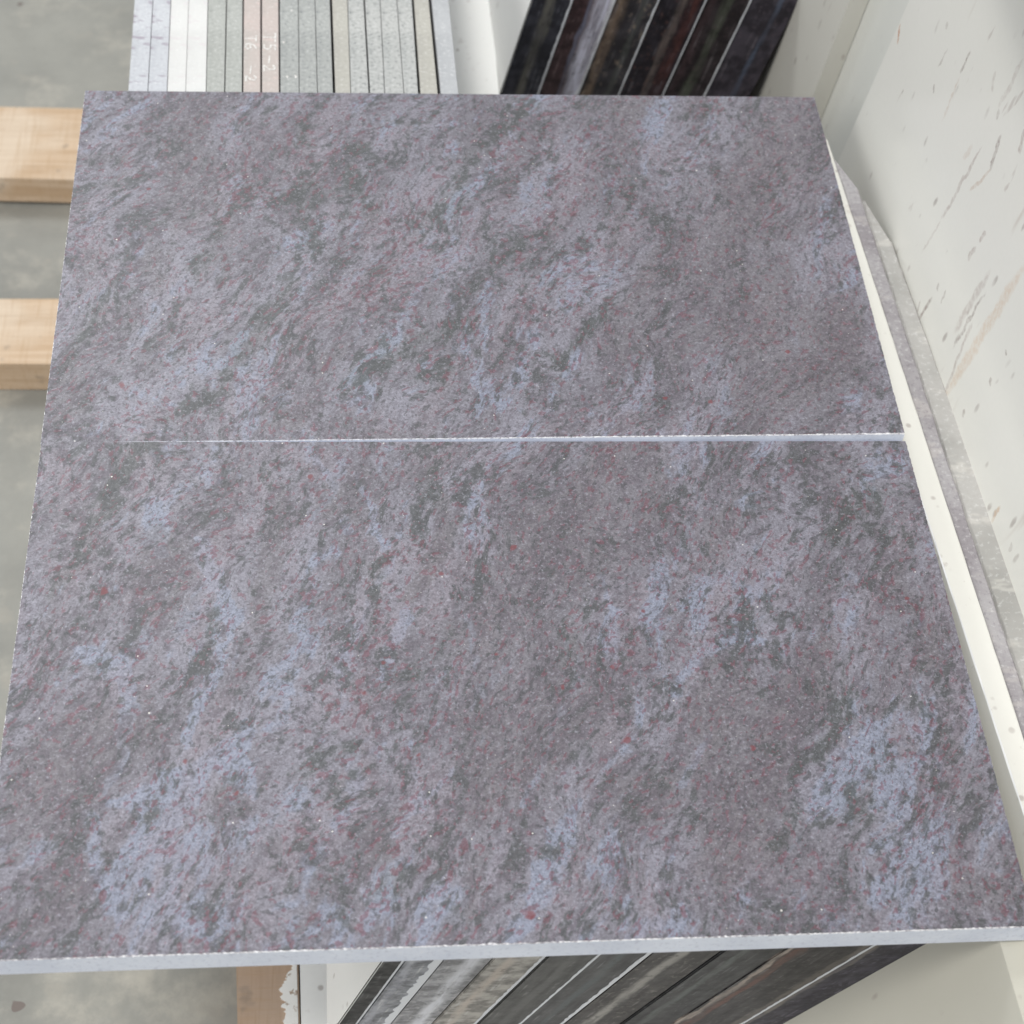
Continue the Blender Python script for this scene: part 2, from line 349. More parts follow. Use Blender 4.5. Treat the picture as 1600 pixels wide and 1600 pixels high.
GL = {'T': [[(0, 1), (.9, 1)], [(.45, 1), (.45, 0)]],
      '6': [[(.7, 1), (.3, .8), (.08, .4), (.2, .05), (.6, 0), (.85, .25), (.65, .5), (.2, .42)]],
      '5': [[(.85, 1), (.2, 1), (.15, .58), (.55, .62), (.85, .35), (.6, .04), (.1, .06)]],
      '-': [[(0, .5), (1, .45)]],
      '2': [[(.05, .8), (.35, 1), (.75, .85), (.65, .5), (.05, .02), (.95, .05)]]}
def chalk(slab, x_left, x_right, items, zz):
    for ch, ya, yb in items:          # the text runs towards the viewer, its top to the right
        bm = bmesh.new()
        A = at(x_left, ya, zz); Bp = at(x_right, yb, zz)
        for st in GL[ch]:
            stroke(bm, [(A.x + (Bp.x - A.x) * v, A.y + (Bp.y - A.y) * u) for u, v in st], .0013, 0)
        o = obj('chalk_mark', me_from(bm, 'chalk_mark'), M_chalk)
        o.parent = slab; o.matrix_parent_inverse = Matrix.Translation(-slab.location); o.location = (0, 0, zz + .0001)
def top_of(o): return o.location.z + max(v.co.z for v in o.data.vertices)
chalk(bundle[6], 384, 400, [('T', 56, 66), ('6', 67, 79), ('-', 104, 115), ('2', 118, 128)], top_of(bundle[6]))
chalk(bundle[7], 412, 430, [('T', 52, 67), ('5', 69, 79), ('-', 88, 99), ('2', 102, 112)], top_of(bundle[7]))
zz = top_of(bundle[8])
for (x, y, l) in [(448, 119, .0018), (461, 118, .0026), (442, 65, .002), (455, 16, .001)]:
    bm = bmesh.new(); p = at(x, y, zz)
    stroke(bm, [(p.x, p.y), (p.x + l * .5, p.y - l * .6), (p.x + l * .2, p.y - l)], .0014, 0)
    o = obj('chalk_smudge', me_from(bm, 'chalk_smudge'), M_chalk); o.parent = bundle[8]; o.matrix_parent_inverse = Matrix.Translation(-bundle[8].location); o.location = (0, 0, zz + .0001)

# ------------------------------------------------------------------ leaning dark slabs
def frame(origin, ex, ey, ez):
    m = Matrix((ex, ey, ez)).transposed().to_4x4(); m.translation = origin; return m
dB = ray(80, 2240); X = Vector((1, 0, 0)); nB = (X - dB * X.dot(dB)).normalized(); eyB = -dB.cross(nB).normalized()
if eyB.y < 0: eyB = -eyB
def lean(name, F, x0, x1, y0, y1, z0, z1, mat, label, group, ztop=None, line=None, both=.0009, face=None):
    g_ = .0004; x0 += g_; x1 -= g_
    def zt(x, y):
        if ztop is None: return z1
        return (ztop - F.translation.z - x * F[2][0] - y * F[2][1]) / F[2][2]
    bm = bmesh.new(); lw = .0016
    hexa(bm, [(x0, y0, z0), (x1, y0, z0), (x1, y1, z0), (x0, y1, z0)],
         [(x0, y0, zt(x0, y0)), (x1, y0, zt(x1, y0)), (x1, y1, zt(x1, y1)), (x0, y1, zt(x0, y1))])
    es = [e for e in bm.edges if abs((e.verts[0].co - e.verts[1].co).normalized().z) > .8]
    bmesh.ops.bevel(bm, geom=es, offset=both, segments=2, affect='EDGES')
    bm.normal_update(); bmesh.ops.recalc_face_normals(bm, faces=bm.faces)
    if face:
        for f_ in bm.faces:
            if f_.normal.x < -.8: f_.material_index = 1
    o = obj(name, me_from(bm, name), [mat, face] if face else mat); o.matrix_world = F
    if line:                                   # bright bruised arris
        bm = bmesh.new(); zb = z0; zs = 60; prev = None; r_ = random.Random(int(x0 * 1e4))
        for i in range(zs + 1):
            z = zb + (zt(x1, y0) - .001 - zb) * i / zs; ww = lw * line * (1 + r_.uniform(-.35, .3))
            q = [bm.verts.new((x1 - ww, y0 - .0004, z)), bm.verts.new((x1 + .0003, y0 - .0004, z)), bm.verts.new((x1 + .0003, y0 + .0008, z)), bm.verts.new((x1 - ww, y0 + .0008, z))]
            if prev:
                for k in range(4): bm.faces.new((prev[k], prev[(k + 1) % 4], q[(k + 1) % 4], q[k]))
            prev = q
        e = obj('cut_arris', me_from(bm, 'cut_arris'), M_line, o)
    return tag(o, label, 'slab', group)
M_back = marble('white_resin_back', (.86, .86, .84), (.90, .90, .88), .6, 6.4, .05)
FA = frame(Vector((.3, .58, -.1)), nB, eyB, -dB)
K = (.018, .018, .022)
A = [(-.221, -.182, endcut('black_granite_green_streak', -.221, -.182, (.020, .020, .027), [(.50, .17, (.13, .125, .11), .9)], (.07, .07, .08), .3, .5, .3),
      'black slab with a green-grey streak and white broad face, leftmost beyond the tiles', 1.1),
     (-.182, -.142, endcut('brown_black_and_silver', -.182, -.142, (.030, .016, .018), [(.80, .36, (.60, .60, .72), 1.0), (.46, .06, (.16, .17, .24), .8), (.93, .05, (.82, .83, .88), .8)], (.12, .06, .07), .2, .6, .35),
      'dark slab whose right half shines silvery white, beyond the far tile', .8),
     (-.142, -.102, endcut('gold_flecked_granite', -.142, -.102, (.024, .022, .026), [(.16, .22, (.24, .17, .12), .6), (.70, .12, (.075, .08, .075), .7)], (.30, .24, .19), .35, .5, .6, .55),
      'dark slab with gold and tan flecks, just right of the silvery one', .9),
     (-.102, -.058, endcut('black_and_red_granite', -.102, -.058, (.012, .010, .014), [(.52, .12, (.15, .12, .11), .8), (.78, .20, (.10, .035, .030), .65)], (.16, .08, .07), .3, .5, .4),
      'black slab with a reddish brown streak, third from the right beyond the tiles', .5),
     (-.058, -.0145, endcut('maroon_black_granite', -.058, -.0145, (.018, .014, .016), [(.52, .15, (.075, .085, .065), .9), (.18, .15, (.06, .035, .04), .6)], (.10, .06, .07), .3, .5, .35),
      'maroon-black slab with a mossy green streak, second from the right beyond the tiles', .8),
     (-.0145, .032, endcut('violet_black_granite', -.0145, .032, (.030, .026, .034), [(.60, .08, (.10, .13, .19), .6)], (.13, .10, .12), .35, .5, .55),
      'violet-black speckled slab with a blue streak, leaning on the white marble beyond the tiles', .0)]
zk = -.187; xk = (FA @ Vector((-.221, 0, (zk + .1 - -.221 * FA[2][0]) / FA[2][2]))).x; lw_ = ext(at(716, 143, zk), at(701, 0, zk), 1)
wk = prism('brightening_block', [(.0105, .588), (xk - .001, .588), (xk - .001, 1.7), (-.01, 1.7)], ZR + .002, zk, M_back, .001)  # added block, raises the gap floor so it catches more light
tag(wk, 'white block added to brighten the gap between the grey slab row and the dark slabs', 'block')
for x0, x1, m, lab, ln in A:
    lean('dark_slab', FA, x0, x1, random.uniform(0, .004), .45, -.285, .055, m, lab, 'dark slabs leaning beyond the far tile', line=ln, face=M_back if x0 < -.2 else None)
FB = frame(Vector((.1, -.345, -.03)), nB, eyB, -dB)
Bl = [(-.163, -.149, endcut('plain_charcoal', -.163, -.149, (.045, .045, .045), [], (.10, .10, .10), .6, .4, .2),
       'thin slab with white broad face and charcoal end, leftmost below the near tile', .5),
      (-.149, -.125, endcut('rough_silver_grey', -.149, -.125, (.17, .175, .19), [(.25, .18, (.42, .43, .48), .8), (.93, .10, (.9, .9, .9), 1)], (.50, .50, .54), .5, .4, .4),
       'rough silver-grey slab with one brilliant white arris, below the near tile', 3.2),
      (-.125, -.093, endcut('white_streaked_grey', -.125, -.093, (.20, .20, .21), [(.62, .24, (.66, .67, .72), .9)], (.55, .55, .58), .45, .4, .5),
       'grey slab with feathery white streaks, below the near tile', 0),
      (-.093, -.061, endcut('beige_grey_rough', -.093, -.061, (.22, .21, .195), [(.35, .18, (.50, .44, .39), .8)], (.45, .43, .40), .5, .4, .5),
       'beige-grey rough slab beside the first of the black slabs below the near tile', 1.1),
      (-.061, -.0285, endcut('black_satin', -.061, -.0285, (.018, .018, .017), [(.55, .16, (.085, .085, .082), .8)], (.07, .07, .075), .3, .5, .3),
       'black satin slab right of the beige-grey one, below the near tile', .8),
      (-.0285, .005, endcut('black_satin_blue', -.0285, .005, (.014, .014, .016), [(.50, .14, (.065, .08, .085), .8)], (.06, .06, .07), .3, .5, .3),
       'black slab with a bold white right arris, below the near tile', 1.5),
      (.005, .05, endcut('black_brown_feather', .005, .05, (.020, .017, .017), [(.42, .14, (.29, .28, .26), .95)], (.28, .26, .23), .35, .5, .35),
       'dark slab with a feathery beige-brown streak, right of the bold white arris', 0),
      (.05, .0895, endcut('black_green_feather', .05, .0895, (.014, .014, .016), [(.35, .12, (.10, .115, .11), .8)], (.14, .15, .15), .35, .5, .35),
       'dark slab with a dull green-grey streak, touching the copper-edged one', 0),
      (.0895, .147, endcut('black_copper', .0895, .147, (.016, .014, .016), [(.08, .06, (.38, .32, .28), .95), (.20, .10, (.15, .065, .05), .7), (.92, .10, (.17, .15, .13), .7)], (.14, .13, .12), .35, .5, .4),
       'wide dark slab with a copper-brown left edge, below the near tile', 1.0),
      (.147, .186, endcut('violet_dark', .147, .186, (.030, .027, .038), [(.12, .10, (.22, .20, .18), .8)], (.14, .13, .17), .4, .5, .5),
       'violet-grey speckled dark slab, leaning against the cream marble below the near tile', 0)]
for x0, x1, m, lab, ln in Bl:
    lean('dark_slab', FB, x0, x1, random.uniform(0, .003), .16, -.345, 0, m, lab, 'slabs leaning under the near tile', ztop=-.027, line=ln, face=M_back if x0 < -.16 else None)

# ------------------------------------------------------------------ cream marble slabs on the right
M_m2 = marble('cream_marble_middle', (.66, .67, .63), (.73, .73, .69), .22, 5.3, .3)
M_m3 = marble('cream_marble_far', (.60, .585, .53), (.66, .645, .59), .2, 9.1, .3)
M_m4 = marble('cream_marble_low_shaded', (.46, .45, .39), (.54, .525, .46), .4, 2.2, .8)  # colour darkened to carry the shade in the bottom right corner
h = Vector((-.04, 1, 0)); dM = ray(460, 2240); ezM = -dM; nM = h.cross(ezM).normalized()   # nM points to +x, away from the room
eyM = ezM.cross(nM).normalized()
FM = frame(Vector((.3535, .065, -.03)), nM, eyM, ezM)
Mi = FM.inverted()
def on_m(x, y):
    d_ = ray(x, y); t = (FM.translation - CAM).dot(nM) / d_.dot(nM); return Mi @ (CAM + d_ * t)
j2a, j2b = on_m(1421, 0), on_m(1323, 222); j1a, j1b = on_m(1321, 0), on_m(1265, 146); j0a, j0b = on_m(1262, 0), on_m(1215, 146)
def lin(a_, b_, z): t = (z - a_.z) / (b_.z - a_.z); return a_.y + (b_.y - a_.y) * t
def mslab(name, ya, yb, z0, z1, off, th, mat, lab):
    bm = bmesh.new()
    hexa(bm, [(off, ya(z0), z0), (off + th, ya(z0), z0), (off + th, yb(z0), z0), (off, yb(z0), z0)],
         [(off, ya(z1), z1), (off + th, ya(z1), z1), (off + th, yb(z1), z1), (off, yb(z1), z1)])
    bevel(bm, .0008); o = obj(name, me_from(bm, name), mat); o.matrix_world = FM
    return tag(o, lab, 'slab', 'cream marble slabs leaning at the right')
Z0 = -.34
def stk(x0, y0, x1, y1, wpx, col, k):
    a_, b_ = on_m(x0, y0), on_m(x1, y1); return ((a_.y, a_.z), (b_.y, b_.z), wpx * .00042, col, k)
BR, GB, DK = (.50, .37, .28), (.42, .35, .32), (.27, .21, .19)
VE = [stk(1605, 408, 1470, 628, 13, (.66, .56, .46), .8), stk(1520, 500, 1468, 632, 5, GB, .6), stk(1548, 420, 1490, 520, 10, GB, .5), stk(1540, 455, 1488, 545, 4, DK, .6),
      stk(1564, 212, 1546, 268, 6, DK, .7), stk(1550, 262, 1515, 300, 4, BR, .5), stk(1600, 200, 1592, 240, 6, GB, .7), stk(1562, 172, 1556, 186, 5, DK, .5),
      stk(1535, 228, 1470, 345, 5, GB, .6), stk(1470, 345, 1440, 395, 3, GB, .4), stk(1517, 80, 1500, 116, 4, DK, .6), stk(1500, 118, 1472, 190, 4, BR, .35),
      stk(1482, 74, 1466, 104, 3, DK, .4), stk(1460, 132, 1457, 146, 4, DK, .6), stk(1411, 139, 1408, 146, 3, DK, .5), stk(1480, 34, 1478, 46, 5, DK, .45), stk(1555, 110, 1550, 146, 5, GB, .4),
      stk(1600, 90, 1560, 170, 6, GB, .35), stk(1456, 467, 1434, 506, 5, DK, .75), stk(1438, 470, 1432, 490, 4, DK, .6), stk(1478, 452, 1470, 476, 3, DK, .5), stk(1468, 442, 1463, 452, 4, DK, .6),
      stk(1540, 362, 1530, 378, 5, GB, .7), stk(1524, 386, 1512, 408, 6, GB, .6), stk(1576, 285, 1568, 300, 4, GB, .5), stk(1564, 790, 1548, 815, 5, (.58, .40, .26), .7),
      stk(1572, 546, 1572, 556, 5, DK, .6), stk(1549, 590, 1546, 602, 5, DK, .6), stk(1508, 640, 1504, 654, 5, DK, .55), stk(1575, 860, 1582, 850, 5, DK, .4), stk(1454, 552, 1452, 562, 5, DK, .6), stk(1520, 228, 1505, 250, 6, BR, .3),
      stk(1408, 34, 1401, 66, 4, (.52, .24, .13), .9)]
M_m1 = marble('cream_marble_large', (.72, .715, .665), (.79, .785, .74), .24, 0.0, .5, VE)
mslab('leaning_marble_slab', lambda z: -1.0, lambda z: lin(j2a, j2b, z), Z0, .40, 0, .02, M_m1, 'large cream marble slab with brown veins and flecks, filling the upper right')
mslab('leaning_marble_slab', lambda z: lin(j2a, j2b, z) - .06, lambda z: lin(j1a, j1b, z) + .06, Z0, .36, .0215, .02, M_m2, 'pale marble slab between the two thin joints, left of the large veined one')
mslab('leaning_marble_slab', lambda z: lin(j1a, j1b, z), lambda z: 1.6, Z0, .36, .004, .017, M_m3, 'greyer cream marble slab furthest back, right behind the dark slabs')
# rail added just above the view to shade the upper part of the marble
ra = FM @ Vector((-.034, .33, .300)); rb = FM @ Vector((-.034, -.9, .300))
bm = bmesh.new(); vx = Vector((.032, 0, 0)); vz = Vector((0, 0, .04))
hexa(bm, [rb, rb + vx, ra + vx, ra], [rb + vz, rb + vx + vz, ra + vx + vz, ra + vz]); bevel(bm, .004, 3)
gs = NT('shade_rail_steel'); fs = gs.noise(gs.P, 40, 4, .6)
o = obj('shade_rail', me_from(bm, 'shade_rail'), gs.fin(gs.mix(gs.ss(fs, .5, .65), (.05, .055, .06), (.11, .10, .09)), .5, .5, fs, .2, .001))
tag(o, 'dark rail added to shade the marble at the top right corner', 'rail')
# low cream slab behind the near dark slabs, same lean as they have
hN = Vector((-.04, 1, 0)); nC = hN.cross(-dB).normalized(); eyC = (-dB).cross(nC).normalized()
d_ = ray(1440, 1480); tt = (FB.translation - CAM).dot(eyB) / d_.dot(eyB); PC = CAM + d_ * tt + Vector((.0006, 0, 0))
FC = frame(PC, nC, eyC, -dB)
def cz(x, y, zt): return (zt - FC.translation.z - x * FC[2][0] - y * FC[2][1]) / FC[2][2]
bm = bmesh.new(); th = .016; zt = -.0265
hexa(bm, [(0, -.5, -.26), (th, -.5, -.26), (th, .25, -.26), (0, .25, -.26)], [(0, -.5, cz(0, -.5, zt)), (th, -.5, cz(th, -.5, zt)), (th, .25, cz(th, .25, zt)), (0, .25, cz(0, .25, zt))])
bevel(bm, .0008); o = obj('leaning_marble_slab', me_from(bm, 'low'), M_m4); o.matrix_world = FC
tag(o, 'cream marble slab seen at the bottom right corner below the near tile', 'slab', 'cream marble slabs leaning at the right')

# upright slabs between the tiles and the marble, seen along their top edges
M_c = marble('ivory_marble_edge', (.66, .645, .59), (.76, .75, .71), .6, 7.7, .6)
M_mv = sawn('dusty_mauve_granite', (.27, .25, .265), (.38, .365, .375), (.17, .15, .17), .8, .4, 1, .9, .5, (.46, .43, .42))
M_dg = sawn('dusty_grey_cream_granite', (.31, .305, .29), (.42, .41, .395), (.34, .32, .30), .7, .3, 1, .9, .4, (.60, .58, .54))
def two(pa, pb, z): return at(*pa, z), at(*pb, z)
def edge_slab(name, La, Lb, Ra, Rb, yn, yf, zt, mat, lab, shear=.16, cat='slab', jit=0.0, bw=.0008, yfr=None):
    """top edge between two lines, body leaning away below"""
    l0, l1, r0, r1 = ext(La, Lb, yn), ext(La, Lb, yf), ext(Ra, Rb, yn), ext(Ra, Rb, yf if yfr is None else yfr)
    dep = zt - ZR - .004; sh = -shear * dep
    bm = bmesh.new(); N_ = 70; rings = []; r_ = random.Random(len(lab))
    for i in range(N_ + 1):
        t = i / N_; lx = l0[0] + (l1[0] - l0[0]) * t; ly = l0[1] + (l1[1] - l0[1]) * t
        rx = r0[0] + (r1[0] - r0[0]) * t; ry = r0[1] + (r1[1] - r0[1]) * t
        j = lambda: r_.uniform(-jit, jit)
        ring = [(lx + j(), ly, -bw + j()), (lx + bw + j(), ly, 0), (rx - bw + j(), ry, 0), (rx + j(), ry, -bw + j()), (rx + sh, ry, -dep), (lx + sh, ly, -dep)]
        rings.append([bm.verts.new(p) for p in ring])
    for a_, b_ in zip(rings[:-1], rings[1:]):
        for k in range(6):
            f_ = bm.faces.new((a_[k], a_[(k + 1) % 6], b_[(k + 1) % 6], b_[k]))
            f_.material_index = 1 if (k == 0 and len(mat) > 1) else 0
    bm.faces.new(rings[0]); bm.faces.new(rings[-1][::-1])
    o = obj(name, me_from(bm, name), mat); o.location = (0, 0, zt)
    return tag(o, lab, cat, 'slabs standing on edge along the right side')
z = -.025
La, Lb = Vector((.3126, -.1057, z)), Vector((.3208, -.2766, z)); Ra, Rb = two((1517, 900), (1353, 400), z)
M_wh = NT('white_bruised_arris').fin((.82, .82, .82), .5, .4)
edge_slab('marble_slab_on_edge', La, Lb, Ra, Rb, -.50, .34, z, [M_c, M_wh], 'ivory marble slab on edge, its bright top running along the tiles', jit=.00015)
z2 = -.028; g0 = .0006
a1, a2 = two((1438, 587), (1500, 775), z2)
edge_slab('granite_slab_on_edge', Ra + Vector((g0, 0, 0)), Rb + Vector((g0, 0, 0)), a1, a2, -.50, .318, z2, [M_mv], 'dusty mauve granite slab on edge, touching the ivory marble edge', .04, jit=.0004, bw=.0015, yfr=.285)
c1, c2 = two((1472, 587), (1541, 775), -.031); s1 = Vector((.0006, 0, 0))
edge_slab('granite_slab_on_edge', a1 + s1, a2 + s1, c1, c2, -.50, .272, -.031, [M_dg], 'dusty pale grey slab on edge, between the mauve granite and the veined marble', .04, jit=.0005, bw=.002, yfr=.225)

# ------------------------------------------------------------------ the two granite tiles
W_, D_, T_ = .6, .36346, .02
SEEDS = """G 415 175 42 14 40;G 475 300 22 75 95;G 560 240 28 10 0;G 545 285 30 18 20;G 560 335 40 16 10;G 362 345 30 8 60;G 620 185 60 26 30;G 500 398 60 20 10;
G 330 420 66 14 52;G 425 485 62 34 60;G 380 540 60 18 60;G 280 645 26 10 40;G 283 645 20 8 40;G 345 635 20 12 20;G 655 525 85 22 33;G 600 565 60 24 20;G 190 292 32 10 10;G 145 490 50 24 50;G 655 650 42 13 85;
G 800 180 32 30 60;G 730 250 34 26 60;G 985 300 60 11 62;G 1030 350 34 18 70;G 860 572 26 26 60;G 930 500 60 16 45;G 775 385 46 32 40;G 690 575 60 18 30;G 1130 168 42 22 30;G 700 330 60 30 40;G 830 430 40 25 50;G 180 250 30 14 20;
G 190 725 60 18 60;G 150 795 70 20 55;G 105 900 75 8 50;G 230 705 24 18 50;G 320 1010 55 12 70;G 300 1150 40 22 60;G 480 1195 42 26 40;G 560 1170 24 20 40;G 668 765 44 15 75;G 600 900 42 26 60;G 650 1045 38 12 28;G 720 930 40 16 65;
G 912 970 34 14 58;G 1350 790 74 40 20;G 1390 850 50 26 30;G 1060 772 36 16 50;G 1300 870 24 24 50;G 1140 1042 14 30 95;G 1420 1085 44 50 60;G 1310 1130 66 24 60;G 1370 1210 60 24 60;G 1235 1285 34 28 60;G 1330 1275 40 40 60;G 1010 1205 50 24 60;
G 370 1212 34 18 30;G 155 1286 14 12 0;G 200 1290 15 12 0;G 242 1291 12 10 0;G 163 1330 18 15 0;G 525 1255 34 12 42;G 620 1372 44 34 70;G 1170 1440 15 22 0;G 1500 1280 40 22 50;G 350 1390 50 18 40;G 1180 970 50 20 40;
V 305 190 110 46 80;V 290 310 70 42 70;V 130 420 50 26 60;V 95 620 70 42 70;V 460 655 55 30 30;V 250 420 40 26 60;V 150 250 50 20 10;V 1150 330 150 95 60;V 1050 470 80 60 60;V 1200 560 130 90 60;V 1000 520 60 60 60;V 985 180 80 42 72;
V 1240 200 60 60 60;V 1300 520 60 60 60;V 600 680 60 24 20;V 520 560 60 24 40;V 240 920 74 66 60;V 262 850 40 40 60;V 430 900 84 32 80;V 540 770 62 40 80;V 130 1180 84 60 60;V 55 1240 60 60 60;V 232 1130 44 30 60;V 690 845 66 18 72;
V 765 920 95 26 74;V 790 1010 120 56 75;V 820 1170 130 90 70;V 860 830 66 44 50;V 1000 750 80 60 60;V 945 860 80 80 60;V 1130 830 72 50 50;V 1110 1080 66 50 50;V 1140 1150 66 50 50;V 1390 920 40 42 60;V 1280 1080 84 34 42;V 1150 1215 100 60 50;
V 100 1230 90 70 60;V 420 1310 54 22 85;V 745 1370 60 24 78;V 720 1450 30 30 0;V 1150 1330 120 56 50;V 1000 1255 60 50 60;V 1540 1400 66 50 50;V 85 1400 60 42 40;V 60 1450 60 34 0;V 340 1235 40 20 40;V 600 1300 50 30 60;V 1450 1000 60 24 60;V 870 1080 80 70 60;
B 180 185 46 13 20;B 340 605 66 22 58;B 372 545 36 12 60;B 480 562 30 15 30;B 420 650 52 18 60;B 330 440 34 10 60;B 450 380 42 18 50;B 790 590 24 44 90;B 780 285 62 20 20;B 720 190 66 17 10;B 505 655 24 22 50;B 370 300 30 14 60;
B 1030 190 54 9 70;B 835 452 28 9 65;B 760 452 30 15 60;B 1055 500 34 10 72;B 898 562 26 18 60;B 1010 590 56 17 68;B 1110 590 44 13 112;B 1140 640 30 10 100;B 1290 460 56 11 32;B 1320 632 26 32 60;B 1290 315 32 24 40;B 780 620 30 28 60;B 700 440 40 16 30;B 580 600 40 24 50;
B 246 805 34 13 112;B 247 845 26 12 85;B 322 880 30 9 112;B 340 915 40 13 125;B 355 945 22 10 125;B 175 1045 42 13 145;B 203 1095 50 14 100;B 320 1085 66 11 74;B 340 1180 85 11 33;B 298 1215 34 14 20;B 255 1245 32 16 30;B 520 862 40 12 60;B 432 1070 34 10 60;B 480 1010 60 22 60;
B 160 950 22 12 80;B 620 990 36 16 62;B 735 782 12 14 0;B 942 794 16 9 40;B 750 1060 36 8 85;B 530 740 40 8 100;B 560 1220 60 14 60;B 1082 700 30 17 110;B 1175 778 18 5 42;B 1270 985 24 17 110;B 1060 900 66 18 62;B 1062 1068 26 14 150;B 1150 990 40 8 28;B 1190 930 13 12 0;
B 1385 1120 66 50 60;B 1460 1170 66 44 60;B 1350 1190 46 34 60;B 1400 1250 60 40 60;B 1040 740 30 10 100;B 960 1010 60 14 58;B 240 1250 62 28 30;B 300 1335 120 40 20;B 330 1420 100 30 10;B 200 1400 40 40 0;B 700 1425 44 32 0;B 620 1390 16 60 90;B 385 1175 52 17 98;
B 880 1290 64 14 70;B 832 1385 56 14 82;B 1020 1450 54 20 20;B 1310 1230 54 26 70;B 1450 1325 66 48 60;B 1420 1405 66 40 60;B 1170 1412 28 22 40;B 950 1325 44 22 60;B 550 1440 44 24 20;B 480 1350 50 26 60;B 40 1330 24 50 90;B 20 1470 40 10 0;B 1340 1420 50 22 40;B 1560 1300 30 60 90;B 1100 940 40 14 60;
R 390 270 60 50 50;R 500 230 60 34 85;R 610 345 42 42 50;R 625 430 62 36 40;R 335 480 52 26 55;R 540 470 72 26 40;R 420 600 44 22 50;R 790 248 52 26 20;R 230 640 60 24 20;R 130 380 40 30 60;R 880 280 90 34 58;R 900 430 80 40 50;R 690 700 60 20 0;R 100 750 60 26 50;
R 400 760 80 26 20;R 480 700 60 16 0;R 350 860 60 24 40;R 120 870 60 18 50;R 520 900 60 30 60;R 600 990 60 40 60;R 560 1090 70 34 60;R 650 870 22 60 90;R 480 1290 60 50 60;R 400 1400 60 30 40;R 280 1330 50 14 10;R 560 1290 60 26 60;R 660 1260 60 40 60;R 1120 1120 30 14 40;R 1090 1010 50 24 60;R 1200 880 60 30 60;R 980 980 80 14 58;
R 1480 1240 60 30 60;R 1440 1160 50 24 60;R 1500 1380 40 30 60;R 700 1350 50 22 70;R 60 1060 44 34 60;R 830 1430 40 30 80;R 970 700 60 24 40;R 1000 800 60 16 50;R 720 900 80 14 72"""
GARN = "162 925 8;568 1083 7;802 856 7;690 896 5;957 1041 5;979 1156 9;778 1022 5;189 603 6;830 1430 9;1110 628 4;1231 550 4;233 295 5;305 247 4;1418 935 5;1500 1010 3;1398 1060 4;290 1190 4;655 1180 4;1004 955 5;1262 790 3;1040 622 5;880 1075 4;600 1035 4;1176 1170 4;485 745 4;370 1240 4"
VEINS = '''B 9 235,785 250,830 246,868;B 7 312,845 322,880 340,920 358,945 366,968;B 4 366,968 362,1000 345,1020;B 9 128,1018 160,1040 195,1060 206,1100 200,1130 196,1200 165,1232;B 6 350,1030 325,1080 306,1120 290,1165;B 8 372,1158 330,1185 290,1205 265,1245 180,1252;B 5 380,1130 386,1200 392,1240;B 8 140,1270 150,1310 160,1370 190,1430;B 6 418,1062 452,1080;B 5 560,740 575,790 600,860;B 5 730,960 740,1020 750,1080 735,1112;B 6 905,1250 885,1320 832,1400;B 5 1105,560 1130,610 1152,660;B 5 1042,165 1025,220 1000,272;B 6 1062,478 1040,530 1002,600 990,640;B 6 1104,1145 1082,1190 1068,1225;B 4 1286,466 1320,447 1345,430;B 6 1192,1002 1150,990 1110,1010 1060,1062;B 6 1132,898 1092,920 1068,952;B 5 944,900 962,955 935,1012;B 7 1072,690 1066,742;B 4 1152,782 1186,766;B 4 480,700 520,760 545,830;B 5 640,960 615,1010 600,1060;B 5 880,1110 850,1180 820,1260;B 6 1400,1090 1360,1160 1330,1230;B 4 700,1200 660,1260 610,1310;
G 12 472,185 482,260 470,320 490,380;G 10 452,440 420,490 385,545 340,610 275,655;G 9 560,225 545,280 590,340;G 8 390,290 350,350 300,420;G 10 735,500 660,530 600,565 560,600;G 8 830,160 760,220 700,300 650,370;G 9 870,350 790,400 740,450;G 7 960,470 920,510 870,570;G 6 1000,270 980,330 950,390;G 7 215,700 180,750 150,800 110,890 85,935;G 6 340,960 325,1010 300,1060;G 9 672,735 665,780 640,830;G 8 600,880 570,930;G 7 690,1030 640,1055;G 8 1390,770 1340,800 1300,840;G 7 1320,1080 1290,1150 1250,1210;G 7 930,950 900,1000 880,1040;G 6 500,1170 470,1230;G 7 560,1190 520,1260;G 5 230,230 180,290 120,300;G 6 150,480 120,540 90,600;G 7 510,640 440,700 400,760;G 6 620,1360 590,1400;G 6 1240,1260 1210,1320;G 5 700,150 660,200 620,220;
V 16 960,640 900,780 830,900 780,1020 730,1130;V 18 1200,240 1120,380 1040,520;V 16 1330,560 1240,620 1190,680;V 14 1290,1000 1200,1130 1120,1280;V 10 690,780 680,860 640,940;V 10 440,760 430,860 400,980;V 12 160,1120 80,1230 20,1330'''
VEINS = [t.strip().split() for t in VEINS.replace('\n', '').split(';') if t.strip()]
SEEDS = [t.split() for t in SEEDS.replace('\n', '').split(';') if t.strip()]
def vnoise(x, y, seed):
    r = np.random.RandomState(seed); tb = r.rand(64, 64)
    xi = np.floor(x).astype(int); yi = np.floor(y).astype(int); fx = x - xi; fy = y - yi
    fx = fx * fx * (3 - 2 * fx); fy = fy * fy * (3 - 2 * fy); A_ = lambda i, j: tb[(xi + i) % 64, (yi + j) % 64]
    return (A_(0, 0) * (1 - fx) + A_(1, 0) * fx) * (1 - fy) + (A_(0, 1) * (1 - fx) + A_(1, 1) * fx) * fy - .5
def fbm(x, y, f, seed, o=4):
    s_ = 0; a_ = 1
    for i in range(o): s_ = s_ + a_ * vnoise(x * f + 31.7, y * f + 17.3, seed + i); f *= 2.1; a_ *= .55
    return s_
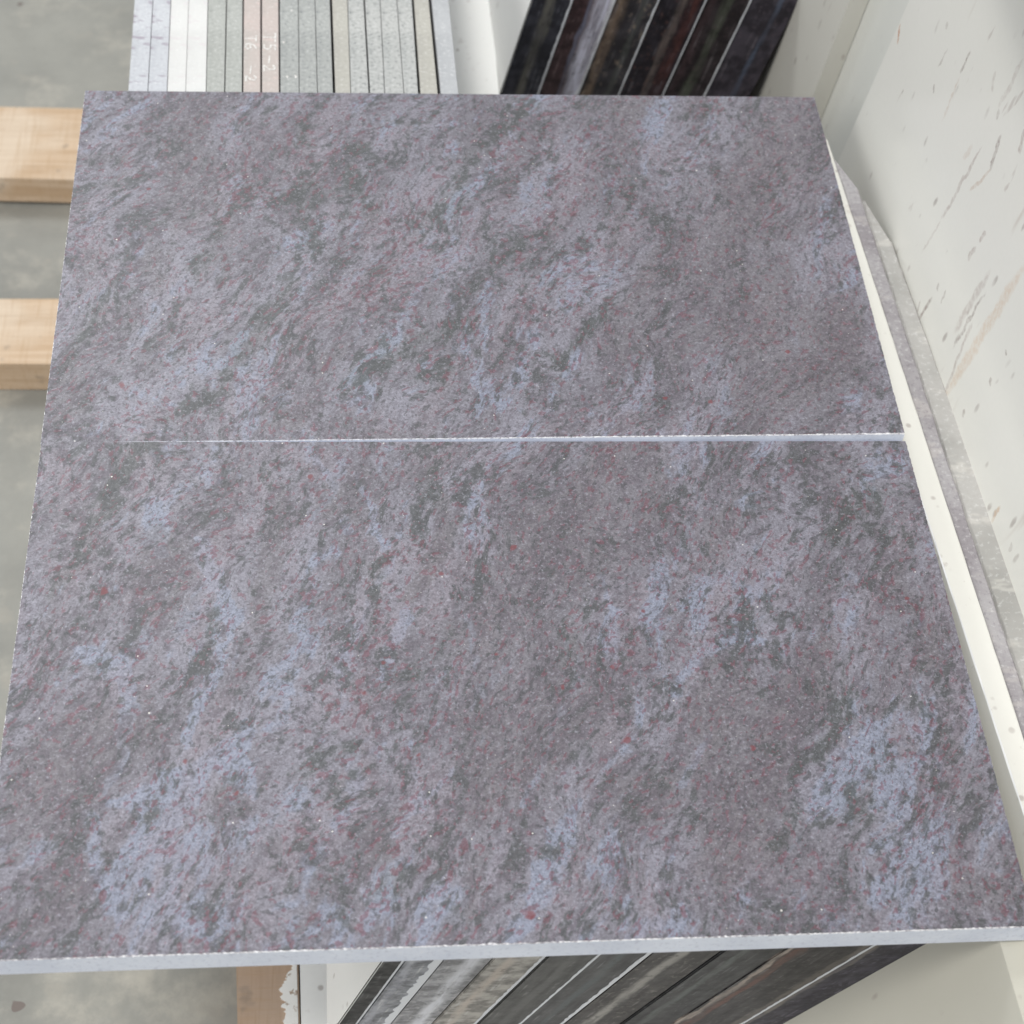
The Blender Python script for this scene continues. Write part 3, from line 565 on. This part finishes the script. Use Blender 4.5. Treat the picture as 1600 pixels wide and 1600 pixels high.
def tile(name, y_far, label, loc, rot, seed):
    root = bpy.data.objects.new(name, None); sc.collection.objects.link(root); root.location = loc; root.rotation_euler = rot
    root.empty_display_size = .05
    tag(root, label, 'tile', 'large granite tiles'); bpy.context.view_layer.update()
    M = Matrix.Translation(Vector(loc)) @ Euler(rot).to_matrix().to_4x4(); Mi_ = M.inverted(); nrm = M.to_3x3() @ Vector((0, 0, 1)); o0 = Vector(loc)
    def tp(x, y): d_ = ray(x, y); return Mi_ @ (CAM + d_ * ((o0 - CAM).dot(nrm) / d_.dot(nrm)))
    nx, ny = 480, 290; xs = np.linspace(-W_ / 2, W_ / 2, nx + 1); ys_ = np.linspace(y_far - D_, y_far, ny + 1)
    XX, YY = np.meshgrid(xs, ys_); rs = np.random.RandomState(seed)
    # ragged inset of the face all round
    ins = lambda n_, k: k * (.0002 + .0005 * rs.rand(n_) ** 2 + .0003 * (rs.rand(n_) > .93))
    XX[:, 0] += ins(ny + 1, .8); XX[:, -1] -= ins(ny + 1, .8); YY[0, :] += ins(nx + 1, 1) * (np.linspace(.05, 1.15, nx + 1) if y_far > .1 else 1); YY[-1, :] -= ins(nx + 1, .1)
    co = np.zeros(((nx + 1) * (ny + 1), 3)); co[:, 0] = XX.ravel(); co[:, 1] = YY.ravel()
    x, y = co[:, 0], co[:, 1]
    wx = x + .016 * fbm(x, y, 22, seed) + .006 * fbm(x, y, 90, seed + 9); wy = y + .016 * fbm(x, y, 22, seed + 20) + .006 * fbm(x, y, 90, seed + 30)
    vx_ = x + .005 * fbm(x, y, 60, seed + 3) + .003 * fbm(x, y, 160, seed + 5); vy_ = y + .005 * fbm(x, y, 60, seed + 13) + .003 * fbm(x, y, 160, seed + 15)
    F_ = {k: np.zeros(len(x)) for k in 'GBVR'}
    for k, px, py, ra, rb, an in SEEDS:
        px, py, ra, rb, an = map(float, (px, py, ra, rb, an))
        if (py < 686) != (y_far > .1): continue
        an = math.radians(an); c_ = tp(px, py)
        e1_ = tp(px + ra * math.cos(an), py - ra * math.sin(an)) - c_; e2_ = tp(px + rb * math.sin(an), py + rb * math.cos(an)) - c_
        det = e1_.x * e2_.y - e1_.y * e2_.x; dx, dy = wx - c_.x, wy - c_.y
        u = (dx * e2_.y - dy * e2_.x) / det; v = (-dx * e1_.y + dy * e1_.x) / det
        F_[k] += (.62 if k in 'GB' else .9) * np.exp(-.9 * (u * u + v * v))
    for t in VEINS:
        pts = [tuple(map(float, q_.split(','))) for q_ in t[2:]]
        if (sum(q_[1] for q_ in pts) / len(pts) < 686) != (y_far > .1): continue
        pw = [tp(*q_) for q_ in pts]; dmin = np.full(len(x), 9.)
        for a_, b_ in zip(pw[:-1], pw[1:]):
            ex, ey = b_.x - a_.x, b_.y - a_.y; tt_ = np.clip(((vx_ - a_.x) * ex + (vy_ - a_.y) * ey) / (ex * ex + ey * ey), 0, 1)
            dmin = np.minimum(dmin, np.hypot(vx_ - a_.x - tt_ * ex, vy_ - a_.y - tt_ * ey))
        hw = float(t[1]) / (2000. if t[0] != 'G' else 1500.); F_[t[0]] += (1.25 if t[0] == 'B' else 1.0) * np.exp(-(dmin / hw) ** 2) * (1 if t[0] != 'G' else .62)
    gn = np.zeros(len(x))
    for t in GARN.split(';'):
        px, py, r_ = map(float, t.split())
        if (py < 686) != (y_far > .1): continue
        c_ = tp(px, py); rr_ = r_ / 3100.; dd = np.hypot(x - c_.x, (y - c_.y) * (.8 + .3 * (r_ % 2))) + .0022 * fbm(x, y, 420, 3, 2)
        gn = np.maximum(gn, np.clip(1.2 - dd / rr_ * .7, 0, 1))
    me = bpy.data.meshes.new('polished_face')
    idx = np.arange((nx + 1) * (ny + 1)).reshape(ny + 1, nx + 1)
    q = np.stack([idx[:-1, :-1], idx[:-1, 1:], idx[1:, 1:], idx[1:, :-1]], -1).reshape(-1, 4)
    me.vertices.add(len(co)); me.vertices.foreach_set('co', co.ravel())
    me.loops.add(q.size); me.loops.foreach_set('vertex_index', q.ravel()); me.polygons.add(len(q))
    me.polygons.foreach_set('loop_start', np.arange(0, q.size, 4)); me.polygons.foreach_set('loop_total', np.full(len(q), 4)); me.update()
    at1 = me.attributes.new('mineral', 'FLOAT_COLOR', 'POINT')
    cl = lambda k: np.clip(F_[k], 0, 1.2) * (.6 if k == 'B' and y_far > .1 else 1)  # less blue on the far tile, so the near one's sky sheen is painted
    at1.data.foreach_set('color', np.stack([cl('G'), cl('B'), cl('V'), cl('R')], -1).astype(np.float32).ravel())
    at2 = me.attributes.new('garnet', 'FLOAT_COLOR', 'POINT')
    at2.data.foreach_set('color', np.stack([gn, gn, gn, gn], -1).astype(np.float32).ravel())
    obj('polished_face', me, M_gran, root)
    # sawn sides with a chipped arris
    loop = [idx[0, i] for i in range(nx)] + [idx[j, nx] for j in range(ny)] + [idx[ny, i] for i in range(nx, 0, -1)] + [idx[j, 0] for j in range(ny, 0, -1)]
    ox = [(xs[i], ys_[0]) for i in range(nx)] + [(xs[nx], ys_[j]) for j in range(ny)] + [(xs[i], ys_[ny]) for i in range(nx, 0, -1)] + [(xs[0], ys_[j]) for j in range(ny, 0, -1)]
    bm = bmesh.new(); r0_ = [bm.verts.new(tuple(co[i])) for i in loop]
    r1_ = [bm.verts.new((px + rs.uniform(-.0001, .0001), py, -.0007 - .0009 * rs.rand() ** 2)) for px, py in ox]; r2_ = [bm.verts.new((px, py, -T_)) for px, py in ox]
    n_ = len(loop)
    for i in range(n_):
        j = (i + 1) % n_; f_ = bm.faces.new((r0_[i], r1_[i], r1_[j], r0_[j])); f_.material_index = 1
        bm.faces.new((r1_[i], r2_[i], r2_[j], r1_[j]))
    bm.faces.new(r2_[::-1])
    obj('sawn_edge', me_from(bm, 'sawn_edge'), [M_edge, M_chip], root)
    return root
tile('granite_tile', D_, 'farther of the two blue-mauve granite tiles, touching the row of grey slab edges', (0, 0, 0), (0, 0, 0), 11)
tile('granite_tile', 0, 'nearer of the two blue-mauve granite tiles, its pale sawn front edge towards the viewer', (.0011, -.0027, -.0007),
     (math.radians(-.29), math.radians(.70), math.radians(-.15)), 47)
